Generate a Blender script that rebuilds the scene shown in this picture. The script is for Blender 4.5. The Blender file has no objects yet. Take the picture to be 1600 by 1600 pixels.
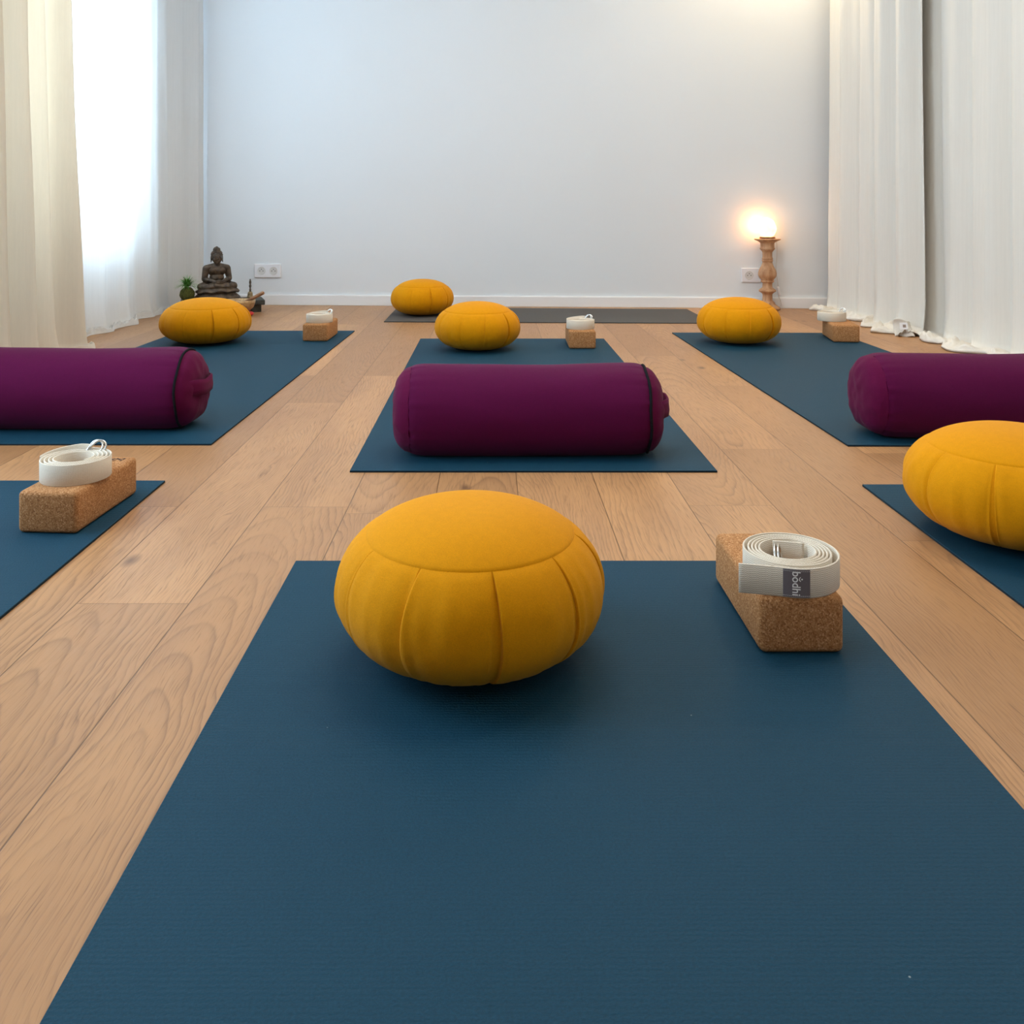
import bpy, bmesh, math, random
from mathutils import Vector, Matrix, noise
random.seed(7)
PI = math.pi; TAU = 2*math.pi
sc = bpy.context.scene
COL = sc.collection

# ---------------------------------------------------------------- camera
CAM_H = 0.579; FPX = 1400.0; VX, VY = 770.0, 323.0
cam_d = bpy.data.cameras.new('camera'); cam = bpy.data.objects.new('camera', cam_d)
COL.objects.link(cam); sc.camera = cam
cam.location = (0, 0, CAM_H); cam.rotation_euler = (PI/2, 0, 0)
cam_d.sensor_width = 36.0; cam_d.sensor_fit = 'HORIZONTAL'
cam_d.lens = 36.0*FPX/1600.0
cam_d.shift_x = (800-VX)/1600.0
cam_d.shift_y = -(800-VY)/1600.0
cam_d.clip_start = 0.02

# ---------------------------------------------------------------- world, exposure, daylight
w = bpy.data.worlds.new('world'); sc.world = w; w.use_nodes = True
bg = w.node_tree.nodes['Background']
bg.inputs[0].default_value = (0.72, 0.86, 1.0, 1); bg.inputs[1].default_value = 3.0
sc.view_settings.view_transform = 'Standard'; sc.view_settings.look = 'None'
sc.view_settings.gamma = 1.0; sc.view_settings.use_curve_mapping = False
sc.view_settings.exposure = 0.0

def area(name, loc, rot, sx, sy, power, col, spread=PI):
    d = bpy.data.lights.new(name, 'AREA'); d.shape = 'RECTANGLE'; d.size = sx; d.size_y = sy
    d.energy = power; d.color = col; d.spread = spread
    o = bpy.data.objects.new(name, d); COL.objects.link(o); o.location = loc; o.rotation_euler = rot
    return o
def spot(name, loc, power, col, size=2.2, blend=0.8, rad=0.05, rot=(0, 0, 0)):
    d = bpy.data.lights.new(name, 'SPOT'); d.energy = power; d.color = col
    d.spot_size = size; d.spot_blend = blend; d.shadow_soft_size = rad
    o = bpy.data.objects.new(name, d); COL.objects.link(o); o.location = loc; o.rotation_euler = rot
    return o
# daylight entering the two windows of the left wall (light faces +X)
area('daylight_rear_window', (-2.16, 4.03, 1.6), (0, -PI/2, 0), 2.0, 1.15, 150, (0.56, 0.80, 1.0))
area('daylight_front_window', (-2.16, 1.5, 1.5), (0, -PI/2, 0), 2.0, 1.6, 62, (0.62, 0.84, 1.0))
# ceiling luminaires and an added warm frontal fill
area('ceiling_panel_light', (0.1, 2.7, 2.66), (0, 0, 0), 1.6, 2.4, 42, (1.0, 0.94, 0.84))
area('warm_fill_behind_camera', (0.1, -1.2, 2.66), (0, 0, 0), 1.6, 1.6, 19, (1.0, 0.84, 0.62))  # unseen fill added behind the camera to warm the front faces
spot('ceiling_downlight_rear', (1.62, 4.90, 2.64), 78, (1.0, 0.78, 0.48), 2.7, 0.9, 0.06)
spot('ceiling_downlight_side', (1.35, 1.9, 2.64), 42, (1.0, 0.80, 0.55), 2.3, 0.9, 0.08)

# ---------------------------------------------------------------- node helpers
class NT:
    def __init__(s, name):
        s.m = bpy.data.materials.new(name); s.m.use_nodes = True
        s.t = s.m.node_tree; s.b = s.t.nodes['Principled BSDF']; s.out = s.t.nodes['Material Output']
    def n(s, typ, **k):
        x = s.t.nodes.new(typ)
        for a, v in k.items(): setattr(x, a, v)
        return x
    def l(s, a, b): s.t.links.new(a, b)
    def setin(s, sock, v):
        if hasattr(v, 'is_output') or isinstance(v, bpy.types.NodeSocket): s.l(v, sock)
        else: sock.default_value = v
    def math(s, op, a, b=0.0, c=0.0):
        x = s.n('ShaderNodeMath', operation=op)
        s.setin(x.inputs[0], a); s.setin(x.inputs[1], b); s.setin(x.inputs[2], c)
        return x.outputs[0]
    def comb(s, x, y, z):
        c = s.n('ShaderNodeCombineXYZ')
        for i, v in enumerate((x, y, z)): s.setin(c.inputs[i], v)
        return c.outputs[0]
    def sep(s, v):
        c = s.n('ShaderNodeSeparateXYZ'); s.l(v, c.inputs[0]); return c.outputs
    def noise(s, vec, scale=5, detail=2, rough=0.5, dist=0.0):
        x = s.n('ShaderNodeTexNoise'); s.l(vec, x.inputs['Vector'])
        x.inputs['Scale'].default_value = scale; x.inputs['Detail'].default_value = detail
        x.inputs['Roughness'].default_value = rough; x.inputs['Distortion'].default_value = dist
        return x.outputs[0]
    def ramp(s, f, stops, interp='LINEAR'):
        r = s.n('ShaderNodeValToRGB'); r.color_ramp.interpolation = interp
        e = r.color_ramp.elements
        while len(e) < len(stops): e.new(0.5)
        for i, (p, c) in enumerate(stops):
            e[i].position = p; e[i].color = c if len(c) == 4 else (*c, 1)
        s.l(f, r.inputs[0]); return r.outputs[0]
    def mix(s, f, a, b, mode='MIX'):
        x = s.n('ShaderNodeMix', data_type='RGBA', blend_type=mode)
        s.setin(x.inputs[0], f)
        for i, v in ((6, a), (7, b)):
            if isinstance(v, tuple): x.inputs[i].default_value = v if len(v) == 4 else (*v, 1)
            else: s.l(v, x.inputs[i])
        return x.outputs[2]
    def maprange(s, v, a, b, c=0.0, d=1.0):
        x = s.n('ShaderNodeMapRange'); s.l(v, x.inputs[0])
        for i, q in enumerate((a, b, c, d)): x.inputs[i+1].default_value = q
        return x.outputs[0]
    def coord(s, which='Object'):
        return s.n('ShaderNodeTexCoord').outputs[which]
    def bump(s, h, strength=0.3, dist=0.001, prev=None):
        x = s.n('ShaderNodeBump'); x.inputs['Strength'].default_value = strength
        x.inputs['Distance'].default_value = dist; s.l(h, x.inputs['Height'])
        if prev is not None: s.l(prev, x.inputs['Normal'])
        return x.outputs[0]
    def fin(s, color=None, rough=0.5, normal=None, spec=0.5, metal=0.0, sheen=0.0):
        b = s.b
        if color is not None:
            if isinstance(color, tuple): b.inputs['Base Color'].default_value = (*color[:3], 1)
            else: s.l(color, b.inputs['Base Color'])
        s.setin(b.inputs['Roughness'], rough)
        b.inputs['Specular IOR Level'].default_value = spec
        b.inputs['Metallic'].default_value = metal
        b.inputs['Sheen Weight'].default_value = sheen
        if normal is not None: s.l(normal, b.inputs['Normal'])
        return s.m

def lin(r, g, b):
    f = lambda c: ((c/255+0.055)/1.055)**2.4 if c > 10 else c/255/12.92
    return (f(r), f(g), f(b))

# ---------------------------------------------------------------- materials
def mat_paint(name, col, rough=0.75, b=0.12):
    t = NT(name); c = t.coord()
    h = t.noise(c, 260, 3, 0.6); v = t.noise(c, 1.3, 2)
    cc = t.mix(t.maprange(v, 0.3, 0.7, 0, 1), tuple(x*0.985 for x in col), col)
    return t.fin(cc, rough, t.bump(h, b, 0.0006), 0.3)
M_WALL = mat_paint('wall_paint', (0.765, 0.80, 0.84))
M_CEIL = mat_paint('ceiling_paint', (0.82, 0.82, 0.82))
M_WALLD = mat_paint('wall_paint_low_fill', (0.55, 0.52, 0.48))  # unseen front wall, toned darker to cut fill light
M_TRIM = mat_paint('trim_paint', (0.83, 0.84, 0.86), 0.4, 0.03)

def mat_oak():
    t = NT('oak_plank'); uv = t.n('ShaderNodeUVMap', uv_map='UVMap').outputs[0]
    u, v, _ = t.sep(uv)
    at = t.n('ShaderNodeAttribute', attribute_name='seed'); s1, s2, s3 = t.sep(at.outputs['Color'])
    aw = t.n('ShaderNodeAttribute', attribute_name='edge'); half, vlen, _z = t.sep(aw.outputs['Color'])
    sz = t.math('MULTIPLY', s1, 61.0)
    # slow warp of the rings
    w1 = t.noise(t.comb(t.math('MULTIPLY', u, 8.0), t.math('MULTIPLY', v, 2.3), sz), 1.0, 2, 0.5)
    w2 = t.noise(t.comb(t.math('MULTIPLY', u, 60.0), t.math('MULTIPLY', v, 12.0), sz), 1.0, 2, 0.5)
    warp = t.math('ADD', t.math('MULTIPLY', t.math('SUBTRACT', w1, 0.5), 0.085),
                  t.math('MULTIPLY', t.math('SUBTRACT', w2, 0.5), 0.012))
    u0 = t.math('MULTIPLY', t.math('SUBTRACT', s2, 0.5), 0.34)
    du = t.math('ADD', t.math('SUBTRACT', u, u0), warp)
    v0 = t.math('MULTIPLY', s3, 1.3)
    dv = t.math('MULTIPLY', t.math('SUBTRACT', v, v0), 0.105)
    q = t.math('SQRT', t.math('ADD', t.math('MULTIPLY', du, du), t.math('ADD', t.math('MULTIPLY', dv, dv), 0.00002)))
    fr = t.math('FRACT', t.math('MULTIPLY', q, t.math('ADD', 78.0, t.math('MULTIPLY', s1, 110.0))))
    ring = t.ramp(fr, [(0.0, (0.10,)*3), (0.10, (0.0,)*3), (0.62, (0.20,)*3), (0.80, (0.55,)*3), (0.90, (1.0,)*3), (1.0, (0.10,)*3)])
    ringvis = t.math('MULTIPLY', ring, t.maprange(t.noise(t.comb(t.math('MULTIPLY', u, 14.0), t.math('MULTIPLY', v, 2.0), t.math('ADD', sz, 9.0)), 1.0, 2), 0.35, 0.65, 0.25, 1.0))
    # pores and fibres
    f1 = t.noise(t.comb(t.math('MULTIPLY', t.math('ADD', u, t.math('MULTIPLY', warp, 0.5)), 520.0), t.math('MULTIPLY', v, 15.0), sz), 1.0, 2, 0.6)
    f2 = t.noise(t.comb(t.math('MULTIPLY', u, 1500.0), t.math('MULTIPLY', v, 60.0), sz), 1.0, 1, 0.5)
    pore = t.maprange(f1, 0.56, 0.72, 0, 1)
    blot = t.noise(t.comb(t.math('MULTIPLY', u, 11.0), t.math('MULTIPLY', v, 2.4), t.math('ADD', sz, 3.0)), 1.0, 3, 0.5)
    # knots
    kn = t.n('ShaderNodeTexVoronoi', feature='F1'); kn.inputs['Scale'].default_value = 1.0
    t.l(t.comb(t.math('MULTIPLY', u, 5.5), t.math('MULTIPLY', v, 2.6), sz), kn.inputs['Vector'])
    kd = t.math('ADD', kn.outputs['Distance'], t.math('MULTIPLY', t.math('SUBTRACT', w2, 0.5), 0.06))
    kr = t.sep(kn.outputs['Color'])[0]
    kz = t.math('MULTIPLY', t.maprange(kd, 0.02, 0.085, 1, 0), t.math('GREATER_THAN', kr, 0.42))
    base = t.mix(s2, lin(188, 140, 94), lin(150, 106, 66))
    base = t.mix(t.maprange(blot, 0.35, 0.7, 0, 0.75), base, lin(158, 114, 76))
    c = t.mix(t.math('MULTIPLY', ringvis, 0.75), base, lin(116, 78, 50))
    c = t.mix(t.math('MULTIPLY', pore, 0.70), c, lin(108, 72, 46))
    c = t.mix(t.math('MULTIPLY', f2, 0.12), c, lin(225, 190, 150))
    c = t.mix(t.math('MULTIPLY', kz, 0.8), c, lin(84, 56, 40))
    # open joint between boards
    eu = t.math('SUBTRACT', half, t.math('ABSOLUTE', u))
    ev = t.math('MINIMUM', v, t.math('SUBTRACT', vlen, v))
    gu = t.maprange(eu, 0.0004, 0.0013, 1, 0); gv = t.maprange(ev, 0.0005, 0.0016, 0.55, 0)
    gap = t.math('MAXIMUM', gu, gv)
    c = t.mix(t.math('MULTIPLY', gap, 0.8), c, lin(78, 50, 26))
    h = t.math('SUBTRACT', t.math('MULTIPLY', t.math('ADD', pore, ring), -0.12), t.math('MULTIPLY', gap, 1.2))
    ro = t.math('ADD', 0.36, t.math('MULTIPLY', f1, 0.16))
    return t.fin(c, ro, t.bump(h, 0.35, 0.0008), 0.45)
M_OAK = mat_oak()

def mat_yoga(name, col, rib=True):
    t = NT(name); c = t.coord(); x, y, z = t.sep(c)
    wob = t.math('MULTIPLY', t.noise(t.comb(t.math('MULTIPLY', x, 90.0), t.math('MULTIPLY', y, 90.0), 0.0), 1.0, 2), 5.5)
    ribs = t.math('SINE', t.math('ADD', t.math('MULTIPLY', y, 2*PI*190.0), wob))
    pit = t.noise(t.comb(t.math('MULTIPLY', x, 330.0), t.math('MULTIPLY', y, 560.0), 0.0), 1.0, 3, 0.6)
    big = t.noise(c, 2.5, 2)
    h = t.math('ADD', t.math('MULTIPLY', ribs, 0.16), pit)
    cc = t.mix(t.maprange(pit, 0.35, 0.62, 0.55, 0), col, tuple(q*0.55 for q in col))
    cc = t.mix(t.maprange(big, 0.3, 0.7, 0, 0.12), cc, tuple(q*1.3 for q in col))
    fleck = t.n('ShaderNodeTexVoronoi', feature='F1'); t.l(c, fleck.inputs['Vector']); fleck.inputs['Scale'].default_value = 22
    fl = t.math('LESS_THAN', fleck.outputs['Distance'], 0.02)
    fl = t.math('MULTIPLY', fl, t.math('GREATER_THAN', t.sep(fleck.outputs['Color'])[0], 0.72))
    cc = t.mix(t.math('MULTIPLY', fl, 0.55), cc, (0.5, 0.52, 0.5))
    return t.fin(cc, 0.66, t.bump(h, 0.8 if rib else 0.3, 0.0011), 0.20, sheen=0.0)
M_MAT = mat_yoga('blue_foam', (0.0028, 0.045, 0.084))
M_GREY = mat_yoga('grey_foam', (0.085, 0.080, 0.076), False)
t = NT('mat_edge_dark'); M_EDGE = t.fin((0.008, 0.02, 0.03), 0.8, spec=0.2)

def mat_fabric(name, col, weave=1400, var=0.12, wr=0.5, rough=0.85, sheen=0.25, scale=16):
    t = NT(name); c = t.coord()
    a = t.noise(c, weave, 2, 0.7); b = t.noise(c, scale, 3, 0.55, 0.6); m = t.noise(c, 90, 2)
    k = t.mix(t.maprange(a, 0.35, 0.65, 0, 1), tuple(x*(1-var) for x in col), tuple(min(1, x*(1+var)) for x in col))
    k = t.mix(t.maprange(m, 0.4, 0.75, 0, 0.18), k, tuple(x*0.72 for x in col))
    n1 = t.bump(b, wr, 0.006); n2 = t.bump(a, 0.35, 0.0005, n1)
    return t.fin(k, rough, n2, 0.12, sheen=sheen)
M_YEL = mat_fabric('mustard_cotton', (0.66, 0.268, 0.0), 900, 0.10, 0.22, sheen=0.04)
M_YELTOP = mat_fabric('mustard_cotton_top', (0.66, 0.268, 0.0), 900, 0.10, 0.10, sheen=0.04)
M_PUR = mat_fabric('plum_cotton', (0.085, 0.0012, 0.042), 1100, 0.16, 0.16, sheen=0.04)
M_PURW = mat_fabric('plum_cotton_cap', (0.095, 0.0012, 0.038), 1100, 0.16, 0.22, sheen=0.04, scale=30)
M_BLK = mat_fabric('black_zip_tape', (0.008, 0.008, 0.012), 900, 0.1, 0.0, sheen=0)

def mat_cork():
    t = NT('cork'); c = t.coord()
    v = t.n('ShaderNodeTexVoronoi', feature='F1'); t.l(c, v.inputs['Vector']); v.inputs['Scale'].default_value = 520
    g = t.sep(v.outputs['Color'])[0]; a = t.noise(c, 500, 3, 0.7)
    k = t.ramp(g, [(0, lin(140, 92, 54)), (0.3, lin(164, 114, 70)), (0.75, lin(180, 130, 84)), (1, lin(202, 156, 112))])
    k = t.mix(t.maprange(a, 0.57, 0.72, 0, 0.55), k, lin(98, 62, 36))
    return t.fin(k, 0.85, t.bump(t.math('ADD', v.outputs['Distance'], a), 0.5, 0.0008), 0.25)
M_CORK = mat_cork()

def mat_web():
    t = NT('cotton_webbing'); uv = t.n('ShaderNodeUVMap', uv_map='UVMap').outputs[0]; u, v, _ = t.sep(uv)
    row = t.math('SINE', t.math('ADD', t.math('MULTIPLY', v, 2*PI*420.0), t.math('MULTIPLY', t.math('SINE', t.math('MULTIPLY', u, 2*PI*260.0)), 1.0)))
    n = t.noise(t.comb(t.math('MULTIPLY', u, 900.0), t.math('MULTIPLY', v, 900.0), 0.0), 1.0, 2)
    h = t.math('ADD', t.math('MULTIPLY', row, 0.5), n)
    k = t.mix(t.maprange(h, 0.0, 1.0, 0.0, 1.0), (0.62, 0.53, 0.42), (0.84, 0.78, 0.68))
    return t.fin(k, 0.9, t.bump(h, 0.55, 0.0007), 0.2, sheen=0.1)
M_WEB = mat_web()
t = NT('chrome'); M_CHROME = t.fin((0.72, 0.72, 0.70), 0.16, metal=1.0)
t = NT('label_fabric'); c_ = t.coord(); M_LAB = t.fin(t.mix(t.noise(c_, 1800, 1), (0.13, 0.112, 0.124), (0.19, 0.165, 0.18)), 0.8, spec=0.2)
t = NT('label_print'); M_PRINT = t.fin((0.9, 0.9, 0.9), 0.7, spec=0.2)
t = NT('dark_print'); M_INK = t.fin((0.02, 0.018, 0.02), 0.8, spec=0.1)

def mat_curtain(name, col, transl, transp):
    t = NT(name); c = t.coord(); x, y, z = t.sep(c)
    th = t.math('MULTIPLY', t.noise(t.comb(t.math('MULTIPLY', y, 900.0), t.math('MULTIPLY', x, 900.0), t.math('MULTIPLY', z, 10.0)), 1.0, 2), 1.0)
    slub = t.noise(t.comb(t.math('MULTIPLY', y, 110.0), t.math('MULTIPLY', x, 110.0), t.math('MULTIPLY', z, 2.0)), 1.0, 3)
    k = t.mix(t.maprange(t.math('ADD', th, slub), 0.8, 1.25), tuple(q*0.965 for q in col), col)
    nb = t.bump(slub, 0.10, 0.001)
    d = t.n('ShaderNodeBsdfDiffuse'); t.l(k, d.inputs[0]); t.l(nb, d.inputs['Normal'])
    tr = t.n('ShaderNodeBsdfTranslucent'); t.l(k, tr.inputs[0])
    tp = t.n('ShaderNodeBsdfTransparent')
    m1 = t.n('ShaderNodeMixShader'); m1.inputs[0].default_value = transl; t.l(d.outputs[0], m1.inputs[1]); t.l(tr.outputs[0], m1.inputs[2])
    m2 = t.n('ShaderNodeMixShader'); m2.inputs[0].default_value = transp; t.l(m1.outputs[0], m2.inputs[1]); t.l(tp.outputs[0], m2.inputs[2])
    t.l(m2.outputs[0], t.out.inputs['Surface'])
    return t.m
M_SHEER = mat_curtain('sheer_linen', (0.91, 0.91, 0.90), 0.38, 0.13)
M_CREAM = mat_curtain('cream_linen', (0.90, 0.825, 0.715), 0.34, 0.0)
M_LINEN = mat_curtain('white_linen', (0.88, 0.855, 0.805), 0.18, 0.0)

def mat_stone(name, a, b, scale=60, rough=0.55, bump=0.4, metal=0.0):
    t = NT(name); c = t.coord(); n = t.noise(c, scale, 4, 0.65); n2 = t.noise(c, scale*5, 2)
    return t.fin(t.mix(t.maprange(n, 0.35, 0.68), a, b), rough, t.bump(t.math('ADD', n, n2), bump, 0.0012), 0.45, metal)
M_BRONZE = mat_stone('dark_bronze', (0.030, 0.020, 0.014), (0.11, 0.075, 0.048), 45, 0.42, 0.35, 0.25)
M_SLATE = mat_stone('dark_painted_wood', (0.018, 0.019, 0.016), (0.06, 0.06, 0.05), 50, 0.6, 0.3)
M_BRASS = mat_stone('aged_brass', (0.12, 0.085, 0.045), (0.40, 0.29, 0.15), 60, 0.4, 0.2, 0.5)
M_BOWL = mat_stone('hammered_bowl_brass', (0.32, 0.20, 0.10), (0.56, 0.38, 0.20), 60, 0.45, 0.3, 0.4)
M_STICK = mat_stone('mallet_wood', (0.20, 0.09, 0.04), (0.38, 0.19, 0.09), 40, 0.5, 0.2)
M_MOSS = mat_stone('moss', (0.035, 0.045, 0.008), (0.13, 0.13, 0.025), 160, 0.95, 1.0)
M_LEAF = mat_stone('grass_leaf', (0.05, 0.19, 0.02), (0.15, 0.40, 0.08), 60, 0.5, 0.1)
M_RED = mat_fabric('red_silk', (0.55, 0.01, 0.012), 600, 0.1, 0.2)
def mat_turned():
    t = NT('turned_wood'); c = t.coord(); x, y, z = t.sep(c)
    n = t.noise(t.comb(t.math('MULTIPLY', x, 40.0), t.math('MULTIPLY', y, 40.0), t.math('MULTIPLY', z, 7.0)), 1.0, 3)
    f = t.noise(t.comb(t.math('MULTIPLY', x, 260.0), t.math('MULTIPLY', y, 260.0), t.math('MULTIPLY', z, 20.0)), 1.0, 2)
    k = t.mix(t.maprange(n, 0.35, 0.7), lin(205, 162, 124), lin(170, 122, 86))
    k = t.mix(t.maprange(f, 0.55, 0.75, 0, 0.5), k, lin(130, 84, 56))
    return t.fin(k, 0.6, t.bump(f, 0.3, 0.001), 0.35)
M_TURN = mat_turned()
t = NT('white_plastic'); M_PLAST = t.fin((0.82, 0.82, 0.86), 0.35)
t = NT('outlet_recess'); M_RECESS = t.fin((0.68, 0.67, 0.66), 0.4)
t = NT('outlet_hole'); M_HOLE = t.fin((0.03, 0.03, 0.03), 0.7)
t = NT('cable_plastic'); M_CABLE = t.fin((0.62, 0.58, 0.52), 0.5)
def mat_salt():
    t = NT('glowing_salt_stone'); c = t.coord(); z = t.sep(t.coord('Generated'))[2]; n = t.noise(c, 35, 3)
    k = t.mix(n, (1.0, 0.50, 0.14), (1.0, 0.68, 0.30))
    t.l(k, t.b.inputs['Base Color']); t.l(k, t.b.inputs['Emission Color'])
    t.b.inputs['Emission Strength'].default_value = 4.0
    return t.fin(None, 0.5)
M_SALT = mat_salt()
t = NT('glass_pane'); tp = t.n('ShaderNodeBsdfTransparent'); gl = t.n('ShaderNodeBsdfGlossy'); gl.inputs['Roughness'].default_value = 0.02
mx = t.n('ShaderNodeMixShader'); mx.inputs[0].default_value = 0.06
t.l(tp.outputs[0], mx.inputs[1]); t.l(gl.outputs[0], mx.inputs[2]); t.l(mx.outputs[0], t.out.inputs['Surface']); M_GLASS = t.m

# ---------------------------------------------------------------- object helpers
def obj(name, bm, mats, parent=None, smooth=True, loc=None, rot=None):
    me = bpy.data.meshes.new(name)
    bm.normal_update(); bm.to_mesh(me); bm.free()
    for m in (mats if isinstance(mats, (list, tuple)) else [mats]): me.materials.append(m)
    for p in me.polygons: p.use_smooth = smooth
    o = bpy.data.objects.new(name, me); COL.objects.link(o)
    if parent is not None: o.parent = parent
    if loc is not None: o.location = loc
    if rot is not None: o.rotation_euler = rot
    return o
def tag(o, label, cat, group=None):
    o['label'] = label; o['category'] = cat
    if group: o['group'] = group
    return o
def thing(name, label, cat, loc=(0, 0, 0), rz=0.0, group=None):
    o = bpy.data.objects.new(name, None); COL.objects.link(o)
    o.location = loc; o.rotation_euler = (0, 0, rz); o.empty_display_size = 0.05
    return tag(o, label, cat, group)
def struct(name, bm, m, parent=None, smooth=False):
    o = obj(name, bm, m, parent, smooth); o['kind'] = 'structure'; return o
def autosmooth(o, ang=0.6):
    me = o.data
    for e in me.edges: pass
    bm = bmesh.new(); bm.from_mesh(me)
    for e in bm.edges:
        if len(e.link_faces) == 2 and e.calc_face_angle(0) > ang: e.smooth = False
    bm.to_mesh(me); bm.free()
    return o
def bx(bm, c, s, bev=0.0, seg=2, rot=None):
    r = bmesh.ops.create_cube(bm, size=1.0); vs = r['verts']
    bmesh.ops.scale(bm, vec=s, verts=vs)
    if bev > 0:
        es = list({e for v in vs for e in v.link_edges})
        rr = bmesh.ops.bevel(bm, geom=es, offset=bev, segments=seg, profile=0.5, affect='EDGES')
        vs = list({v for f in rr['faces'] for v in f.verts} | {v for v in vs if v.is_valid})
    if rot is not None: bmesh.ops.rotate(bm, cent=(0, 0, 0), matrix=rot, verts=vs)
    bmesh.ops.translate(bm, vec=c, verts=vs); return vs
def newbox(c, s, bev=0.0, seg=2, rot=None):
    bm = bmesh.new(); bx(bm, c, s, bev, seg, rot); return bm
def lathe(bm, prof, n=32, c=(0, 0, 0), fn=None, cap=True):
    rings = []
    for (r, z) in prof:
        if r < 1e-6: rings.append([bm.verts.new((c[0], c[1], c[2]+z))]); continue
        ring = []
        for i in range(n):
            a = TAU*i/n; rr = r*(fn(a, z) if fn else 1)
            ring.append(bm.verts.new((c[0]+rr*math.cos(a), c[1]+rr*math.sin(a), c[2]+z)))
        rings.append(ring)
    for A, B in zip(rings, rings[1:]):
        for i in range(n):
            j = (i+1) % n
            if len(A) == 1 and len(B) == 1: continue
            if len(A) == 1: bm.faces.new((A[0], B[j], B[i]))
            elif len(B) == 1: bm.faces.new((A[i], A[j], B[0]))
            else: bm.faces.new((A[i], A[j], B[j], B[i]))
    if cap:
        if len(rings[0]) > 1: bm.faces.new(list(reversed(rings[0])))
        if len(rings[-1]) > 1: bm.faces.new(rings[-1])
    bmesh.ops.recalc_face_normals(bm, faces=bm.faces[:])
def tube(bm, pts, rad, n=8, closed=False):
    pts = [Vector(p) for p in pts]; m = len(pts); rings = []; up = Vector((0, 0, 1)); prevn = None
    for i, p in enumerate(pts):
        if closed: d = (pts[(i+1) % m]-pts[i-1])
        else: d = (pts[min(i+1, m-1)]-pts[max(i-1, 0)])
        d.normalize()
        if prevn is None:
            a = up if abs(d.dot(up)) < 0.95 else Vector((1, 0, 0)); nn = d.cross(a).normalized()
        else: nn = (prevn-d*prevn.dot(d)).normalized()
        prevn = nn; b = d.cross(nn); r = rad[i] if isinstance(rad, (list, tuple)) else rad
        rings.append([bm.verts.new(p+(nn*math.cos(TAU*k/n)+b*math.sin(TAU*k/n))*r) for k in range(n)])
    for i in range(m if closed else m-1):
        A, B = rings[i], rings[(i+1) % m]
        for k in range(n): bm.faces.new((A[k], A[(k+1) % n], B[(k+1) % n], B[k]))
    if not closed: bm.faces.new(list(reversed(rings[0]))); bm.faces.new(rings[-1])
def ellip(bm, c, r, u=16, v=10, rot=None):
    q = bmesh.ops.create_uvsphere(bm, u_segments=u, v_segments=v, radius=1.0)['verts']
    bmesh.ops.scale(bm, vec=r, verts=q)
    if rot is not None: bmesh.ops.rotate(bm, cent=(0, 0, 0), matrix=rot, verts=q)
    bmesh.ops.translate(bm, vec=c, verts=q); return q
def dup(root, loc, rz, label, group=None, scale=None):
    r = root.copy(); COL.objects.link(r); r.location = loc; r.rotation_euler = (0, 0, rz); r['label'] = label
    if group: r['group'] = group
    if scale: r.scale = scale
    for ch in list(root.children):
        c = ch.copy(); COL.objects.link(c); c.parent = r
        for g in list(ch.children):
            d = g.copy(); COL.objects.link(d); d.parent = c
    return r

# ---------------------------------------------------------------- room shell
WALL_A = 0.0588                                     # the rear wall runs slightly askew to the boards
def wall_y(x): return 5.288-WALL_A*(x+1.28)
XL, XR, YF, ZC = -1.93, 2.16, -3.2, 2.72
# floor boards
PW = 0.1645; X0 = 0.0505
bm = bmesh.new(); uvl = bm.loops.layers.uv.new('UVMap')
sl = bm.loops.layers.float_color.new('seed'); el = bm.loops.layers.float_color.new('edge')
joints = {-5: [1.73], -4: [1.307], -3: [1.728], 2: [1.736], 3: [2.139], 4: [1.553], -2: [0.35], -1: [2.3], 0: [1.2], 1: [2.5]}
rf = random.Random(21)
k = -13
special = {(-4, 1): (0.37, 0.56, 0.25)}
while X0+PW*k < 2.3:
    xa, xb = X0+PW*k, X0+PW*(k+1)
    L = 1.34 if k != -3 else 1.342
    j0 = joints.get(k, [rf.uniform(0, 1.3)])[0]
    ys = [j0+L*i for i in range(-5, 5)]
    for i in range(len(ys)-1):
        ya, yb = ys[i], ys[i+1]
        if ya > 5.6 or yb < YF-0.3: continue
        vs = [bm.verts.new((xa, ya, 0)), bm.verts.new((xb, ya, 0)), bm.verts.new((xb, yb, 0)), bm.verts.new((xa, yb, 0))]
        f = bm.faces.new(vs); s = (rf.random(), rf.random(), rf.random(), 1)
        if k == -4 and abs(yb-1.307) < 0.01: s = (0.37, 0.38, 0.40, 1)
        for lp, (uu, vv) in zip(f.loops, ((-PW/2, 0), (PW/2, 0), (PW/2, L), (-PW/2, L))):
            lp[uvl].uv = (uu, vv); lp[sl] = s; lp[el] = (PW/2, L, 0, 1)
    k += 1
floor = struct('floor', bm, M_OAK)
# slab edge below so that the floor has thickness
struct('ceiling', newbox((0.1, 1.2, ZC+0.05), (4.6, 9.2, 0.1)), M_CEIL)
ang = math.atan(-WALL_A)
struct('wall_back', newbox((0.1, wall_y(0.1)+0.06, ZC/2), (4.7, 0.12, ZC), 0, 1, Matrix.Rotation(ang, 3, 'Z')), M_WALL)
struct('wall_front', newbox((0.1, YF-0.06, ZC/2), (4.6, 0.12, ZC)), M_WALLD)
struct('wall_right', newbox((XR+0.06, 1.2, ZC/2), (0.12, 9.1, ZC)), M_WALL)
WIN = [(3.42, 4.66, 0.42, 2.5), (0.7, 2.3, 0.42, 2.5)]
bm = bmesh.new(); T = 0.2; xc = XL-T/2
def seg(y0, y1, z0, z1): bx(bm, (xc, (y0+y1)/2, (z0+z1)/2), (T, y1-y0, z1-z0))
seg(4.66, 5.8, 0, ZC); seg(2.3, 3.42, 0, ZC); seg(YF-0.1, 0.7, 0, ZC)
for a, b, c, d in WIN: seg(a, b, 0, c); seg(a, b, d, ZC)
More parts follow.
